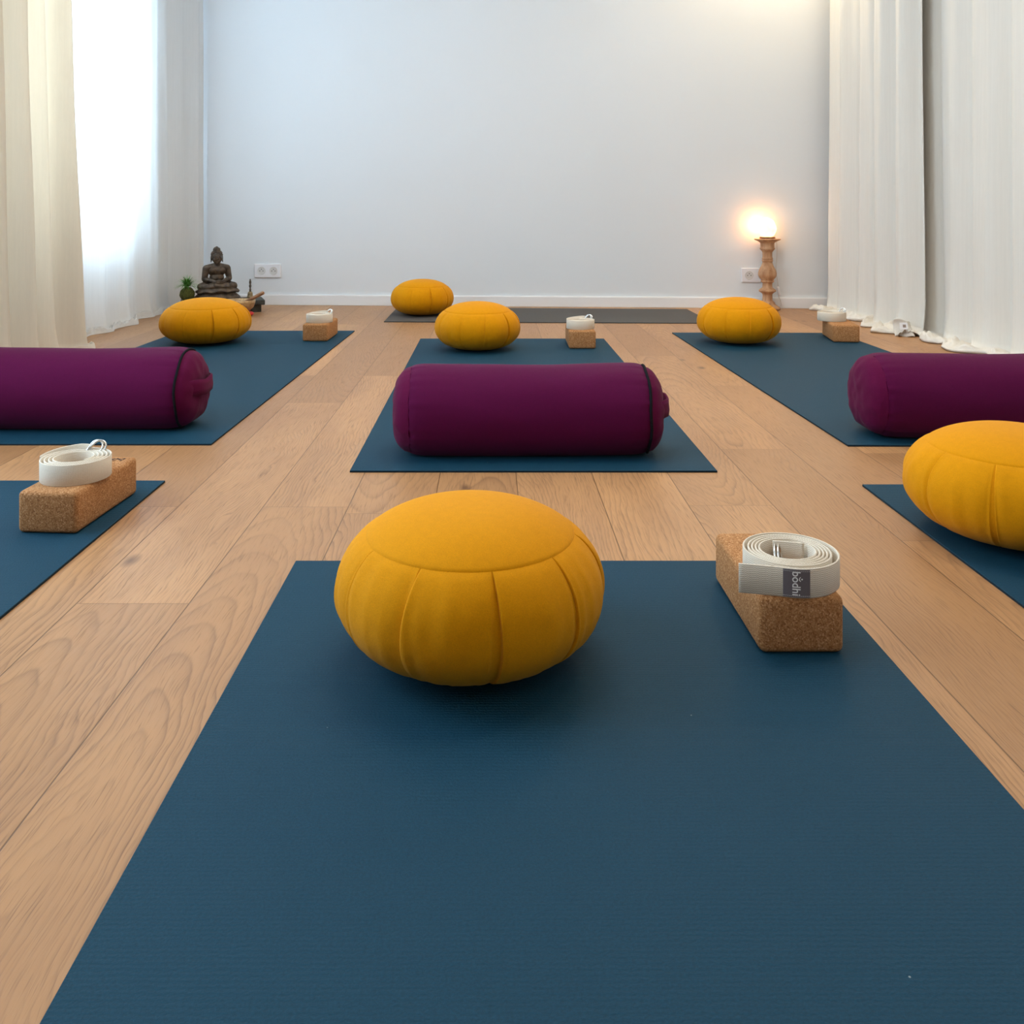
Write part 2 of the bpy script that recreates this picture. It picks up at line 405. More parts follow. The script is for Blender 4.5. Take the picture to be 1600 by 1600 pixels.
struct('wall_left', bm, M_WALL)
for i, (a, b, c, d) in enumerate(WIN):
    bm = bmesh.new(); fx = XL-0.10; fw = 0.05
    for z in (c+fw/2, d-fw/2): bx(bm, (fx, (a+b)/2, z), (0.05, b-a, fw), 0.004)
    for y in (a+fw/2, b-fw/2): bx(bm, (fx, y, (c+d)/2), (0.05, fw, d-c-2*fw), 0.004)
    bx(bm, (fx, (a+b)/2, (c+d)/2), (0.05, 0.045, d-c-2*fw), 0.004)
    wn = struct('window_%d' % (i+1), bm, M_TRIM)
    struct('pane', newbox((fx, (a+b)/2, (c+d)/2), (0.006, b-a-2*fw, d-c-2*fw)), M_GLASS, wn)
# baseboard along the rear wall
bm = bmesh.new()
bx(bm, (0, 0, 0.029), (4.0, 0.014, 0.058), 0.002); bx(bm, (0, 0.001, 0.0595), (4.0, 0.011, 0.004), 0.0015)
bb = struct('baseboard_back', bm, M_TRIM)
bb.location = (0.1, wall_y(0.1)-0.0075, 0); bb.rotation_euler = (0, 0, ang)
struct('baseboard_left', newbox((XL+0.007, 1.1, 0.03), (0.014, 8.2, 0.06), 0.002), M_TRIM)
struct('baseboard_right', newbox((XR-0.007, 1.0, 0.03), (0.014, 8.0, 0.06), 0.002), M_TRIM)

# ---------------------------------------------------------------- yoga mats
def make_mat(c4, label, grp=None, m=M_MAT, th=0.0045, subdiv=True):
    # c4: near-left, near-right, far-right, far-left
    cx = sum(p[0] for p in c4)/4; cy = sum(p[1] for p in c4)/4
    bm = bmesh.new()
    lo = [bm.verts.new((x-cx, y-cy, 0.0003)) for x, y in c4]; hi = [bm.verts.new((x-cx, y-cy, th)) for x, y in c4]
    bm.faces.new(list(reversed(lo))); top = bm.faces.new(hi)
    for i in range(4):
        j = (i+1) % 4; f = bm.faces.new((lo[i], lo[j], hi[j], hi[i])); f.material_index = 1
    es = [e for e in top.edges]
    bmesh.ops.bevel(bm, geom=es, offset=0.0007, segments=1, affect='EDGES')
    for f in bm.faces:
        if f.normal.z < 0.2 and f.calc_area() > 0: pass
    o = obj('yoga_mat', bm, [m, M_EDGE], None, False); o.location = (cx, cy, 0)
    return tag(o, label, 'yoga mat', grp)
TH = 0.0045
make_mat([(-0.318, -0.48), (0.508, -0.48), (0.506, 1.455), (-0.320, 1.455)], 'large blue yoga mat in the foreground under the nearest yellow cushion')
make_mat([(-0.3115, 1.951), (0.489, 1.951), (0.4845, 3.906), (-0.3155, 3.906)], 'blue yoga mat in the middle of the room under the central plum bolster')
make_mat([(-1.50, 2.173), (-0.683, 2.173), (-0.641, 4.157), (-1.445, 4.15)], 'blue yoga mat on the far left beside the lit window curtain')
make_mat([(0.857, 2.162), (1.590, 2.155), (1.568, 4.085), (0.819, 4.094)], 'blue yoga mat on the far right beside the white curtains')
make_mat([(-1.51, -0.10), (-0.695, -0.10), (-0.688, 1.881), (-1.50, 1.881)], 'blue yoga mat at the near left edge under a cork block')
make_mat([(0.765, -0.10), (1.57, -0.10), (1.57, 1.855), (0.765, 1.855)], 'blue yoga mat at the near right edge under a cut-off yellow cushion')
make_mat([(-0.546, 4.491), (1.094, 4.430), (1.092, 5.035), (-0.546, 5.128)], 'grey yoga mat lying crosswise along the rear wall', None, M_GREY, 0.004)

# ---------------------------------------------------------------- round pleated cushions
NP = 10
def cushion_meshes():
    # angular samples, dense around each pleat
    th = []
    for p in range(NP):
        a0 = TAU*p/NP; w = TAU/NP
        for f in (0, 0.003, 0.006, 0.009, 0.012, 0.02, 0.03, 0.05, 0.08, 0.14, 0.2, 0.28, 0.36, 0.44, 0.52, 0.6, 0.68, 0.76, 0.84, 0.9, 0.94, 0.965, 0.98, 0.99): th.append(a0+w*f)
    R = 0.1700; side = []
    # side profile from bottom centre ring up to the seam (superellipse-like)
    zc = 0.088
    for i in range(41):
        t = i/40; a = -PI/2+t*(PI/2+0.70)
        ca, sa = math.cos(a), math.sin(a)
        r = R*abs(ca)**(0.68 if sa < 0 else 0.86); z = zc+(0.088 if sa < 0 else 0.102)*(-1 if sa < 0 else 1)*abs(sa)**0.95
        if a < 0: z = max(z, 0.0)
        side.append((max(r, 0.004), z))
    rs, zs = side[-1]
    bm = bmesh.new(); rings = []
    for i, (r, z) in enumerate(side):
        t = i/(len(side)-1); row = []
        for q, a in enumerate(th):
            f = (a % (TAU/NP))/(TAU/NP); pid = int(a//(TAU/NP)+1e-6) % NP
            k = max(0.0, math.sin(PI*min(1, max(0, (t-0.18)/0.82))**1.3))**0.5
            d = min(f, 1-f)
            bulge = 0.0035*math.sin(PI*min(1, f*1.02))*k
            groove = -0.0060*math.exp(-(d/0.0075)**2)*(0.25+0.75*k)
            lip = 0.0026*math.exp(-(f/0.20))*k*(1 if f > 0.005 else 0)
            nz = 0.0016*k*noise.noise(Vector((math.cos(a)*9, math.sin(a)*9, z*14+pid)))+0.0024*k*noise.noise(Vector((math.cos(a)*30, math.sin(a)*34, z*9)))
            rr = r+bulge+groove+lip+nz
            if t < 0.06: rr = r
            if t > 0.985: rr = r-0.0008
            aa = a+0.05*math.sin(PI*t)*math.sin(pid*2.3+1.0)
            row.append(bm.verts.new((rr*math.cos(aa), rr*math.sin(aa), z+(-0.0010 if t > 0.985 else 0))))
        rings.append(row)
    n = len(th)
    for A, B in zip(rings, rings[1:]):
        for i in range(n): bm.faces.new((A[i], A[(i+1) % n], B[(i+1) % n], B[i]))
    bm.faces.new(list(reversed(rings[0])))
    bmT = bmesh.new(); prof = []
    for i in range(25):
        a = 0.70+(PI/2-0.70)*i/24; r = R*max(0.0, math.cos(a))**0.86 if i < 24 else 0.0
        z = zc+0.102*math.sin(a)**0.95
        if i == 0: prof.append((r-0.0002, z-0.0022)); r -= 0.0010; z += 0.0004
        prof.append((r, z))
    lathe(bmT, prof, 96, cap=False)
    return bm, bmT
CG = 'round mustard meditation cushions'
c0 = thing('meditation_cushion', 'large round mustard yellow pleated cushion in the foreground on blue mat', 'cushion', (-0.029, 1.164, TH), math.radians(-90-24+36*3), CG)
a_, b_ = cushion_meshes()
obj('pleated_side', a_, M_YEL, c0); obj('top_panel', b_, M_YELTOP, c0)
dup(c0, (0.912, 1.567, TH), math.radians(13), 'mustard yellow pleated cushion cut off by the right edge of the photo', CG, (1.03, 1.03, 1.0))
dup(c0, (-1.217, 3.80, TH), math.radians(8), 'mustard yellow cushion in front of the seated statue', CG, (1.08, 1.08, 0.99))
dup(c0, (-0.062, 3.63, TH), math.radians(30), 'mustard yellow cushion behind the central plum bolster', CG)
dup(c0, (1.043, 3.80, TH), math.radians(20), 'mustard yellow cushion standing in front of the glowing wooden lamp', CG)
cf = dup(c0, (-0.377, 4.79, 0.004), math.radians(3), 'mustard yellow cushion on the grey mat by the rear wall, small black label', CG, (0.97, 0.97, 0.99))
o = obj('sewn_label', newbox((0, 0, 0), (0.013, 0.003, 0.008), 0.0006), M_INK, cf)
o.location = (-0.052, -0.137, 0.148); o.rotation_euler = (math.radians(-45), 0, math.radians(-20)); o['label'] = 'small black label'
# express the label in the cushion's own turned frame
o.location = Matrix.Rotation(-cf.rotation_euler.z, 3, 'Z') @ Vector((-0.083, -0.118, 0.142))
o.rotation_euler = (math.radians(-50), 0, math.radians(-35)-cf.rotation_euler.z)

# ---------------------------------------------------------------- bolsters
def bolster_cross(a):
    # slightly settled circle: flattened underneath (a measured from +z)
    y, z = math.sin(a), math.cos(a)
    if z < -0.86: z = -0.86-(z+0.86)*-0.08
    return y*1.02, z
def make_bolster(label, loc, rz, zip_side=True):
    R = 0.1085; L = 0.545; root = thing('yoga_bolster', label, 'bolster', loc, rz, 'plum yoga bolsters')
    bm = bmesh.new(); nx, na = 90, 96; rings = []
    for i in range(nx+1):
        t = i/nx; x = -L/2+L*t; row = []
        e = min(t, 1-t)*L
        rr = R*(1-0.07*math.exp(-e/0.014))
        for q in range(na):
            a = TAU*q/na; y, z = bolster_cross(a)
            sag = -0.0035*math.sin(PI*t)*max(0, z)
            wr = 0.0016*math.exp(-e/0.035)*math.sin(q*TAU/na*34+1.5*math.sin(q*0.7))+0.0022*noise.noise(Vector((x*5, y*2, z*2)))
            row.append(bm.verts.new((x, y*(rr+wr), z*(rr+wr)+sag)))
        rings.append(row)
    for A, B in zip(rings, rings[1:]):
        for i in range(na): bm.faces.new((A[i], B[i], B[(i+1) % na], A[(i+1) % na]))
    zoff = 0.885*R
    for v in bm.verts: v.co.z += zoff
    bmesh.ops.recalc_face_normals(bm, faces=bm.faces[:])
    obj('body', bm, M_PUR, root)
    for sgn in (-1, 1):
        bm = bmesh.new(); rings = []; D = 0.043
        for i in range(25):
            k = 1-i/24; t = math.acos(min(1, k**(1/0.62)))/(PI/2); r = R*0.935*k; x = sgn*(L/2+D*math.sin(t*PI/2)**1.1)
            if i == 24: rings.append([bm.verts.new((x+0.003*noise.noise(Vector((0, 0, sgn))), 0, zoff))]); break
            row = []
            for q in range(na):
                a = TAU*q/na; y, z = bolster_cross(a)
                wr = 1+0.008*math.sin(q*TAU/na*26+2*math.sin(q*0.5))*math.exp(-((t-0.12)/0.12)**2)
                row.append(bm.verts.new((x+0.003*noise.noise(Vector((y*4*k, z*4*k, sgn))), y*r*wr, z*r*wr+zoff)))
            rings.append(row)
        for A, B in zip(rings, rings[1:]):
            for i in range(na):
                if len(B) == 1: bm.faces.new((A[i], A[(i+1) % na], B[0]))
                else: bm.faces.new((A[i], A[(i+1) % na], B[(i+1) % na], B[i]))
        bmesh.ops.recalc_face_normals(bm, faces=bm.faces[:])
        obj('end_panel', bm, M_PURW, root)
    if zip_side:
        bm = bmesh.new(); pts = []
        for q in range(64):
            y, z = bolster_cross(TAU*q/64); r = R*0.945
            pts.append((L/2+0.0015+0.0012*math.sin(q*0.6), y*r, z*r+zoff))
        tube(bm, pts, 0.0034, 8, True); o = obj('zip', bm, M_BLK, root); o['label'] = 'black zip around the end'
        # fabric carrying handle across the end
        bm = bmesh.new(); prev = None; hw = 0.020
        for i in range(21):
            t = i/20*2-1; y = t*0.088; x = L/2+0.006+0.043*(1-abs(t)**2.6)+0.004
            z = zoff+0.012+0.002*math.sin(t*7)
            cs = [bm.verts.new((x+dx, y, z+dz)) for dx, dz in ((0, -hw), (0.005, -hw), (0.007, -hw*0.3), (0.0055, hw*0.4), (0.005, hw), (0, hw))]
            if prev:
                for k in range(6): bm.faces.new((prev[k], prev[(k+1) % 6], cs[(k+1) % 6], cs[k]))
            else: bm.faces.new(cs)
            prev = cs
        bm.faces.new(list(reversed(prev))); bmesh.ops.recalc_face_normals(bm, faces=bm.faces[:])
        obj('handle', bm, M_PURW, root)
    return root
make_bolster('plum bolster in the centre lying across the middle blue mat', (0.082, 2.115, TH), math.radians(0.6))
make_bolster('plum bolster cut off by the left edge of the photo, black-zipped end showing', (-1.075, 2.36, TH), math.radians(-0.5))
make_bolster('plum bolster behind the cut-off yellow cushion on the right, gathered end showing', (1.236, 2.27, TH), math.radians(-1.5))

# ---------------------------------------------------------------- cork blocks
BW, BL, BH = 0.109, 0.231, 0.0735
def make_block(label, loc, rz):
    bm = newbox((0, 0, BH/2), (BW, BL, BH), 0.009, 4)
    o = obj('cork_block', bm, M_CORK, None, True); autosmooth(o, 0.9); o.location = loc; o.rotation_euler = (0, 0, rz)
    return tag(o, label, 'yoga block', 'cork yoga blocks')
def block_from_front(xm, yf, deg):
    a = math.radians(deg); return (xm-math.sin(a)*BL/2, yf+math.cos(a)*BL/2, TH), a
l, a = block_from_front(0.3975, 1.150, 0.3); B1 = (l, a); make_block('cork block in the foreground under a strap with a grey label', l, a)
l, a = block_from_front(-0.783, 1.573, -3.8); B2 = (l, a); b2 = make_block('cork block at the near left under a strap, dark lettering on its top', l, a)
l, a = block_from_front(-0.758, 3.82, -1.0); B3 = (l, a); make_block('cork block far left, between statue-side cushion and mat corner', l, a)
l, a = block_from_front(0.362, 3.62, -1.0); B4 = (l, a); make_block('cork block far centre, on the middle mat', l, a)
l, a = block_from_front(1.496, 3.79, -9.0); B5 = (l, a); make_block('cork block far right, by the puddled white curtain', l, a)

# ---------------------------------------------------------------- text as mesh
def text_bm(s, size, shear=0.0):
    cu = bpy.data.curves.new('lettering', 'FONT'); cu.body = s; cu.size = size; cu.shear = shear
    cu.align_x = 'CENTER'; cu.align_y = 'CENTER'; cu.resolution_u = 6; cu.offset = size*0.008
    o = bpy.data.objects.new('lettering', cu); COL.objects.link(o)
    bpy.context.view_layer.update()
    me = bpy.data.meshes.new_from_object(o.evaluated_get(bpy.context.evaluated_depsgraph_get()))
    COL.objects.unlink(o); bpy.data.objects.remove(o); bpy.data.curves.remove(cu)
    bm = bmesh.new(); bm.from_mesh(me); bpy.data.meshes.remove(me)
    return bm
def smile(bm, cx, cy, r):
    # small dot over an upturned arc
    vs = []
    for i in range(10):
        a = PI*1.15+PI*0.7*i/9
        vs.append((cx+r*math.cos(a), cy+r*math.sin(a), cx+r*0.72*math.cos(a), cy+r*0.72*math.sin(a)))
    for p, q in zip(vs, vs[1:]):
        bm.faces.new([bm.verts.new((p[0], p[1], 0)), bm.verts.new((q[0], q[1], 0)), bm.verts.new((q[2], q[3], 0)), bm.verts.new((p[2], p[3], 0))])
    bm.faces.new([bm.verts.new((cx+r*0.3*math.cos(TAU*i/10), cy+0.05*r+r*0.3*math.sin(TAU*i/10), 0)) for i in range(10)])
# dark lettering on top of the near-left block
bm = text_bm('bodhi', 0.026, 0.2); smile(bm, -0.011, 0.0115, 0.004)
bmesh.ops.rotate(bm, cent=(0, 0, 0), matrix=Matrix.Rotation(PI, 3, 'Z'), verts=bm.verts[:])
o = obj('printed_lettering', bm, M_INK, b2, False); o.location = (0.012, 0.089, BH+0.0003); o['label'] = 'dark printed lettering'

# ---------------------------------------------------------------- rolled cotton straps
SH = 0.038; ST = 0.0024
def ribbon(path, zoff):
    bm = bmesh.new(); uvl = bm.loops.layers.uv.new('UVMap'); secs = []; s = 0.0
    m = len(path)
    for i, (x, y) in enumerate(path):
        p0 = path[max(i-1, 0)]; p1 = path[min(i+1, m-1)]
        d = Vector((p1[0]-p0[0], p1[1]-p0[1], 0)).normalized(); nn = Vector((-d.y, d.x, 0))
        if i: s += math.hypot(x-path[i-1][0], y-path[i-1][1])
        z = zoff(i/(m-1)); h = SH; e = 0.0007; w = ST/2
        pr = [(-w, e), (-w*0.5, 0), (w*0.5, 0), (w, e), (w, h-e), (w*0.5, h), (-w*0.5, h), (-w, h-e)]
        secs.append(([bm.verts.new(Vector((x, y, z+b))+nn*a) for a, b in pr], s))
    vv = [0.0, 0.001, 0.002, 0.003, SH, SH+0.001, SH+0.002, SH+0.003, 2*SH]
    for (A, sa), (B, sb) in zip(secs, secs[1:]):
        for k in range(8):
            j = (k+1) % 8; f = bm.faces.new((A[k], B[k], B[j], A[j]))
            for lp, uv in zip(f.loops, ((sa, vv[k]), (sb, vv[k]), (sb, vv[k+1]), (sa, vv[k+1]))): lp[uvl].uv = uv
    bm.faces.new(list(reversed(secs[0][0]))); bm.faces.new(secs[-1][0])
    bmesh.ops.recalc_face_normals(bm, faces=bm.faces[:])
    return bm
def dring(bm, c, w, h, rad, M):
    pts = [(-w/2, -h/2), (-w/2, 0)]
    pts = [Vector((-w/2, -h*0.45, 0))]
    for i in range(13):
        a = PI-PI*i/12; pts.append(Vector((w/2*math.cos(a), h*0.05+h*0.5*math.sin(a), 0)))
    pts.append(Vector((w/2, -h*0.45, 0)))
    pts.append(Vector((0, -h*0.45, 0)))
    tube(bm, [M @ p+Vector(c) for p in pts], rad, 8, True)
def spiral(r0, r1, turns, a0, n=420, tight=1.0, wob=0.0016, squash=1.0):
    out = []
    for i in range(n+1):
        t = i/n; a = a0+turns*TAU*t
        r = r0+(r1-r0)*t**tight+wob*math.sin(2*a+1.1)*(0.4+t)
        out.append((r*math.cos(a), r*math.sin(a)*squash))
    return out
SG = 'rolled cream cotton straps'
# foreground strap, tail and label facing the camera, rings inside the roll
zt = TH+BH
s1 = thing('rolled_strap', 'cream cotton strap rolled up on the foreground cork block, grey sewn label showing', 'yoga strap', (0.4, 1.213, zt), 0, SG)
A_END = math.radians(252)
path = spiral(0.033, 0.0655, 5.62, math.radians(60), 560, 1.15)
# append: outer turn that ends tangentially towards front left
ae = math.radians(60)+5.62*TAU; re = 0.0655
ext = []
am = ae % TAU
tgt = -3  # travel clockwise later
path = []
# build from the outer tail inwards: tail starts front-left, runs to the right (counter-clockwise seen from above)
R0 = 0.0665; aS = math.radians(-100)
tail_end = Vector((R0*math.cos(aS), R0*math.sin(aS), 0)); dirv = Vector((math.sin(aS), -math.cos(aS), 0))  # tangent pointing left
for i in range(14):
    q = 0.070*(1-i/14); p = tail_end+dirv*q+Vector((0, 0.10*q-0.5*q*q, 0)); path.append((p.x, p.y))
n = 620; turns = 5.35
for i in range(n+1):
    t = i/n; a = aS+turns*TAU*t
    r = R0-(R0-0.035)*(0.20*min(1, t*turns)+0.80*t)
    r += 0.0012*math.sin(2*a+0.5)*t
    path.append((r*math.cos(a), r*math.sin(a)))
a = aS+turns*TAU; r = 0.035
d = Vector((-math.sin(a), math.cos(a), 0)); p = Vector((r*math.cos(a), r*math.sin(a), 0))
obj('strap_band', ribbon(path, lambda t: 0.0), M_WEB, s1)
# short folded end inside the roll
bm2 = ribbon([(-0.012+0.040*i/8, 0.0285-0.010*(i/8)**1.6) for i in range(9)], lambda t: 0.0005)
obj('folded_end', bm2, M_WEB, s1)
bm = bmesh.new()
M1 = Matrix.Rotation(math.radians(70), 3, 'Z') @ Matrix.Rotation(math.radians(80), 3, 'X')
for q, dx in enumerate((0, 0.0042)):
    dring(bm, (-0.014+dx, 0.006-0.002*q, 0.024), 0.040, 0.030, 0.0014, M1)
o = obj('metal_rings', bm, M_CHROME, s1); o['label'] = 'silver metal rings'
# label patch curved on the band
def curve_on(bm, ac, R):
    for v in bm.verts:
        an = ac+v.co.x/R; rr = R+v.co.z; zz = v.co.y
        v.co = Vector((rr*math.cos(an), rr*math.sin(an), SH/2+zz))
acl = math.radians(-99.5); RL = R0+ST/2+0.0002
bm = bmesh.new(); vs = bmesh.ops.create_grid(bm, x_segments=14, y_segments=10, size=0.5)['verts']
bmesh.ops.scale(bm, vec=(0.0335, 0.0355, 1), verts=vs)
g = bmesh.ops.extrude_face_region(bm, geom=bm.faces[:])['geom']
bmesh.ops.translate(bm, vec=(0, 0, 0.0006), verts=[x for x in g if isinstance(x, bmesh.types.BMVert)])
bmesh.ops.recalc_face_normals(bm, faces=bm.faces[:]); curve_on(bm, acl, RL)
lab = obj('sewn_label', bm, M_LAB, s1, False); lab['label'] = 'grey woven label with white lettering'
bm = text_bm('bodhi', 0.0138, 0.0); smile(bm, -0.0058, 0.0068, 0.0034)
bmesh.ops.rotate(bm, cent=(0, 0, 0), matrix=Matrix.Rotation(-PI/2, 3, 'Z'), verts=bm.verts[:])
for v in bm.verts: v.co.z = 0.00085
for v in bm.verts: v.co.x = v.co.x*1.05-0.001
curve_on(bm, acl, RL); obj('lettering', bm, M_PRINT, lab, False)
# stitching around the label
for y in (-0.0158, 0.0158):
    bm = bmesh.new()
    for k in range(14): bx(bm, (-0.0155+0.031*k/13, y, 0.0008), (0.0013, 0.0005, 0.0003))
    curve_on(bm, acl, RL); obj('stitching', bm, M_RECESS, lab, False)

def make_strap(label, loc, rz, R=0.0665, up=True, scale=None):
    root = thing('rolled_strap', label, 'yoga strap', loc, rz, SG)
    path = []; n = 560; turns = 4.6; aE = math.radians(180)
    for i in range(n+1):
        t = i/n; a = aE-turns*TAU*t   # outermost first
        r = R-0.0015-(R-0.026)*t*0.82
        path.append((r*math.cos(a), r*math.sin(a)))
    path = list(reversed(path))
    m0 = len(path); a = aE
    # the outer end leaves on the left, lies along the back on top of the roll
    for i in range(1, 34):
        t = i/33; a2 = aE-1.75*t; r = R-0.0005-0.016*t**2
        path.append((r*math.cos(a2), r*math.sin(a2)))
    frac = m0/len(path)
    rise = (lambda t: 0.0 if t < frac else 0.009*min(1, (t-frac)/(1-frac)*1.3)) if up else (lambda t: 0.0)
    # the spiral runs clockwise, the tail continues clockwise over the back
    obj('strap_band', ribbon(path, rise), M_WEB, root)
    bm = bmesh.new(); px, py = path[-1]
    for q in (0, 1):
        Mr = Matrix.Rotation(math.radians(-15), 3, 'Z') @ Matrix.Rotation(math.radians(25+18*q), 3, 'Y') @ Matrix.Rotation(math.radians(60), 3, 'X')
        dring(bm, (px+0.008+0.005*q, py, SH+0.003), 0.024, 0.026, 0.0021, Mr)
    o = obj('metal_rings', bm, M_CHROME, root); o['label'] = 'silver metal rings'
    return root
s2 = make_strap('cream cotton strap rolled up on the near-left cork block, rings at its back', (-0.775, 1.662, zt), 0)
s3 = dup(s2, (-0.756, 3.90, zt), math.radians(-35), 'white rolled strap on the far-left cork block, near the statue corner', SG, (0.92, 0.92, 0.95))
s4 = dup(s2, (0.360, 3.70, zt), math.radians(-30), 'white rolled strap on the far-centre cork block of the middle mat', SG, (0.94, 0.94, 0.95))
s5 = dup(s2, (1.494, 3.955, zt), math.radians(-60), 'white rolled strap on the far-right cork block by the curtain', SG, (0.98, 0.98, 0.98))

# ---------------------------------------------------------------- curtains
def curtain(name, label, y0, y1, xf, side, mat, folds, amp, puddle, seed, height=2.62, ny=320, edge=None, pudamp=1.0, group=None, rip=1.0):
    """y0 far end, y1 near end; side=+1: room lies towards +x."""
    rnd = random.Random(seed); ph = [rnd.uniform(0, TAU) for _ in range(8)]
    ts = []
    nt = 70
    for j in range(nt+1): ts.append(height*(1-j/nt))
    ts += [-puddle*(k+1)/16 for k in range(16)]
    bm = bmesh.new(); rows = []
    for t in ts:
        row = []
        for i in range(ny+1):
            s = i/ny; zf = max(t, 0)/height
            y = y0+(y1-y0)*s
            u = s*folds
            # fold profile: broad rounded pleats with drifting phase
            drift = 0.5*math.sin(u*0.9+ph[0])+0.35*(1-zf)*math.sin(u*0.6+ph[1])
            f = 0.62*math.sin(TAU*(u+0.25*drift)+ph[2])+0.28*math.sin(TAU*(u*0.47)+ph[3]+0.6*zf)+0.16*math.sin(TAU*u*2.1+ph[4]+1.2*(1-zf))
            A = amp*(0.75+0.45*(1-zf)**2)
            x = xf(y, zf)+side*A*f
            y += 0.6*amp*math.cos(TAU*(u+0.25*drift)+ph[2])*0.55
            if edge: y += edge(s, zf)
            x += side*0.0025*rip*noise.noise(Vector((y*14, t*1.2, seed)))*3
            z = t
            near = max(0.0, 1-max(t, 0)/0.16)
            x += side*0.018*near*near*(0.6+0.8*noise.noise(Vector((y*6, 0, seed))))
            if t < 0.0:
                q = -t/puddle; pud = puddle*pudamp*(0.75+0.7*noise.noise(Vector((y*3.1, 1.7, seed))))
                x += side*(pud*math.sin(q*PI/2)**0.9)
                z = 0.004+0.022*math.sin(q*PI)*(0.6+0.9*noise.noise(Vector((y*11, q*3.5, seed+3))))*(1.0)+0.010*math.sin(q*PI)*abs(noise.noise(Vector((y*26, q*6, seed+9))))*3
                z = max(0.0025, z)
                if q > 0.93: z = 0.0025
            elif t < 0.05: z = max(t, 0.005)+0.004
            row.append(bm.verts.new((x, y, z)))
        rows.append(row)
    for A, B in zip(rows, rows[1:]):
        for i in range(ny): bm.faces.new((A[i], A[i+1], B[i+1], B[i]))
    o = obj(name, bm, mat, None, True)
    sm = o.modifiers.new('thickness', 'SOLIDIFY'); sm.thickness = 0.0012
    return tag(o, label, 'curtain', group)
def lerp(a, b, t): return a+(b-a)*max(0, min(1, t))
curtain('curtain', 'translucent white curtain panel glowing in front of the left window', 5.285, 3.52,
        lambda y, z: -1.815+0.115*max(0, min(1, (y-4.98)/0.24)), 1, M_SHEER, 6.2, 0.020, 0.05, 3, pudamp=0.8)
curtain('curtain', 'cream opaque curtain panel drawn together at the left edge of the photo', 3.58, 2.1,
        lambda y, z: -1.70, 1, M_CREAM, 9.0, 0.050, 0.05, 5, edge=lambda s, z: 0.15*(1-z)**1.6*(1-s)**2, pudamp=0.6)
cur_tag = curtain('curtain', 'white linen curtain panel nearest the glowing lamp, hem tag on the floor', 5.01, 4.01,
        lambda y, z: 1.895+0.012*math.sin(y*3)+0.05*max(0, min(1, (4.16-y)/0.15)), -1, M_LINEN, 5.0, 0.042, 0.13, 8, edge=lambda s, z: -0.04*(1-z)**2*s, pudamp=0.8)
curtain('curtain', 'white linen curtain panel at the right edge of the photo, hem puddled on the floor', 4.36, 1.9,
        lambda y, z: 1.985+0.01*math.sin(y*4), -1, M_LINEN, 9.0, 0.036, 0.17, 12, edge=lambda s, z: -0.03*(1-z)**2*(1-s)**4, pudamp=0.9)
# care tag on a folded-up corner of the hem
bm = bmesh.new(); g = []
for i in range(13):
    row = []
    for j in range(13):
        u, v = i/12, j/12
        row.append(bm.verts.new((-0.040+0.080*u+0.012*v*math.sin(u*4), 0.03*math.sin(v*2.2)-0.035+0.012*math.sin(u*5+v*3), 0.003+0.072*v*(1-0.25*u*u)+0.004*math.sin(u*9))))
    g.append(row)
for i in range(12):
    for j in range(12): bm.faces.new((g[i][j], g[i+1][j], g[i+1][j+1], g[i][j+1]))
hc = obj('hem_corner', bm, M_LINEN, cur_tag, True, (1.84, 4.02, 0), (0, 0, math.radians(-10))); hc['label'] = 'folded-up hem corner'; o = hc; sm = o.modifiers.new('thickness', 'SOLIDIFY'); sm.thickness = 0.003
o = obj('care_tag', newbox((0, 0, 0), (0.034, 0.0012, 0.030), 0.0003), M_PLAST, hc, False, (-0.006, -0.038, 0.048), (math.radians(-18), 0, 0)); o['label'] = 'small white care tag'
obj('care_print', newbox((0, 0, 0), (0.013, 0.0006, 0.013)), mat_stone('tag_print', (0.25, 0.2, 0.18), (0.4, 0.33, 0.3), 400, 0.8, 0), hc, False, (-0.004, -0.0387, 0.0487), (math.radians(-18), 0, 0))

# ---------------------------------------------------------------- wall outlets
def make_outlet(label, px_x, zc):
    y = wall_y(px_x); root = thing('wall_outlet', label, 'power outlet', (px_x, y, zc), ang, None)
    W, H = 0.157, 0.080
    obj('face_plate', newbox((0, -0.005, 0), (W, 0.010, H), 0.003, 3), M_PLAST, root, False)
    for sx in (-0.036, 0.036):
        bm = bmesh.new(); lathe(bm, [(0.0205, 0), (0.0215, 0.0018), (0.0232, 0.0022), (0.0242, 0.0)], 32, cap=False)
        lathe(bm, [(0.0, 0.0002), (0.0205, 0.0002)], 32, cap=False)
        s = obj('socket', bm, M_RECESS, root, True, (sx, -0.0102, 0), (PI/2, 0, 0))
        bm = bmesh.new()
        for hx, hy in ((-0.0095, -0.001), (0.0095, -0.001), (0, 0.009)):
            lathe(bm, [(0.0027, 0.0004), (0.0027, 0.0012), (0, 0.0012)], 12, (hx, hy, 0))
        obj('contact_holes', bm, M_HOLE, s)
    return root
make_outlet('white double power outlet on the rear wall beside the statue', (418-770)/1400*5.28, 0.5785-(423-323)/1400*5.28)
make_outlet('white power outlet on the rear wall half hidden by the wooden lamp', (1180.5-770)/1400*5.12, 0.579-(430-323)/1400*5.12)

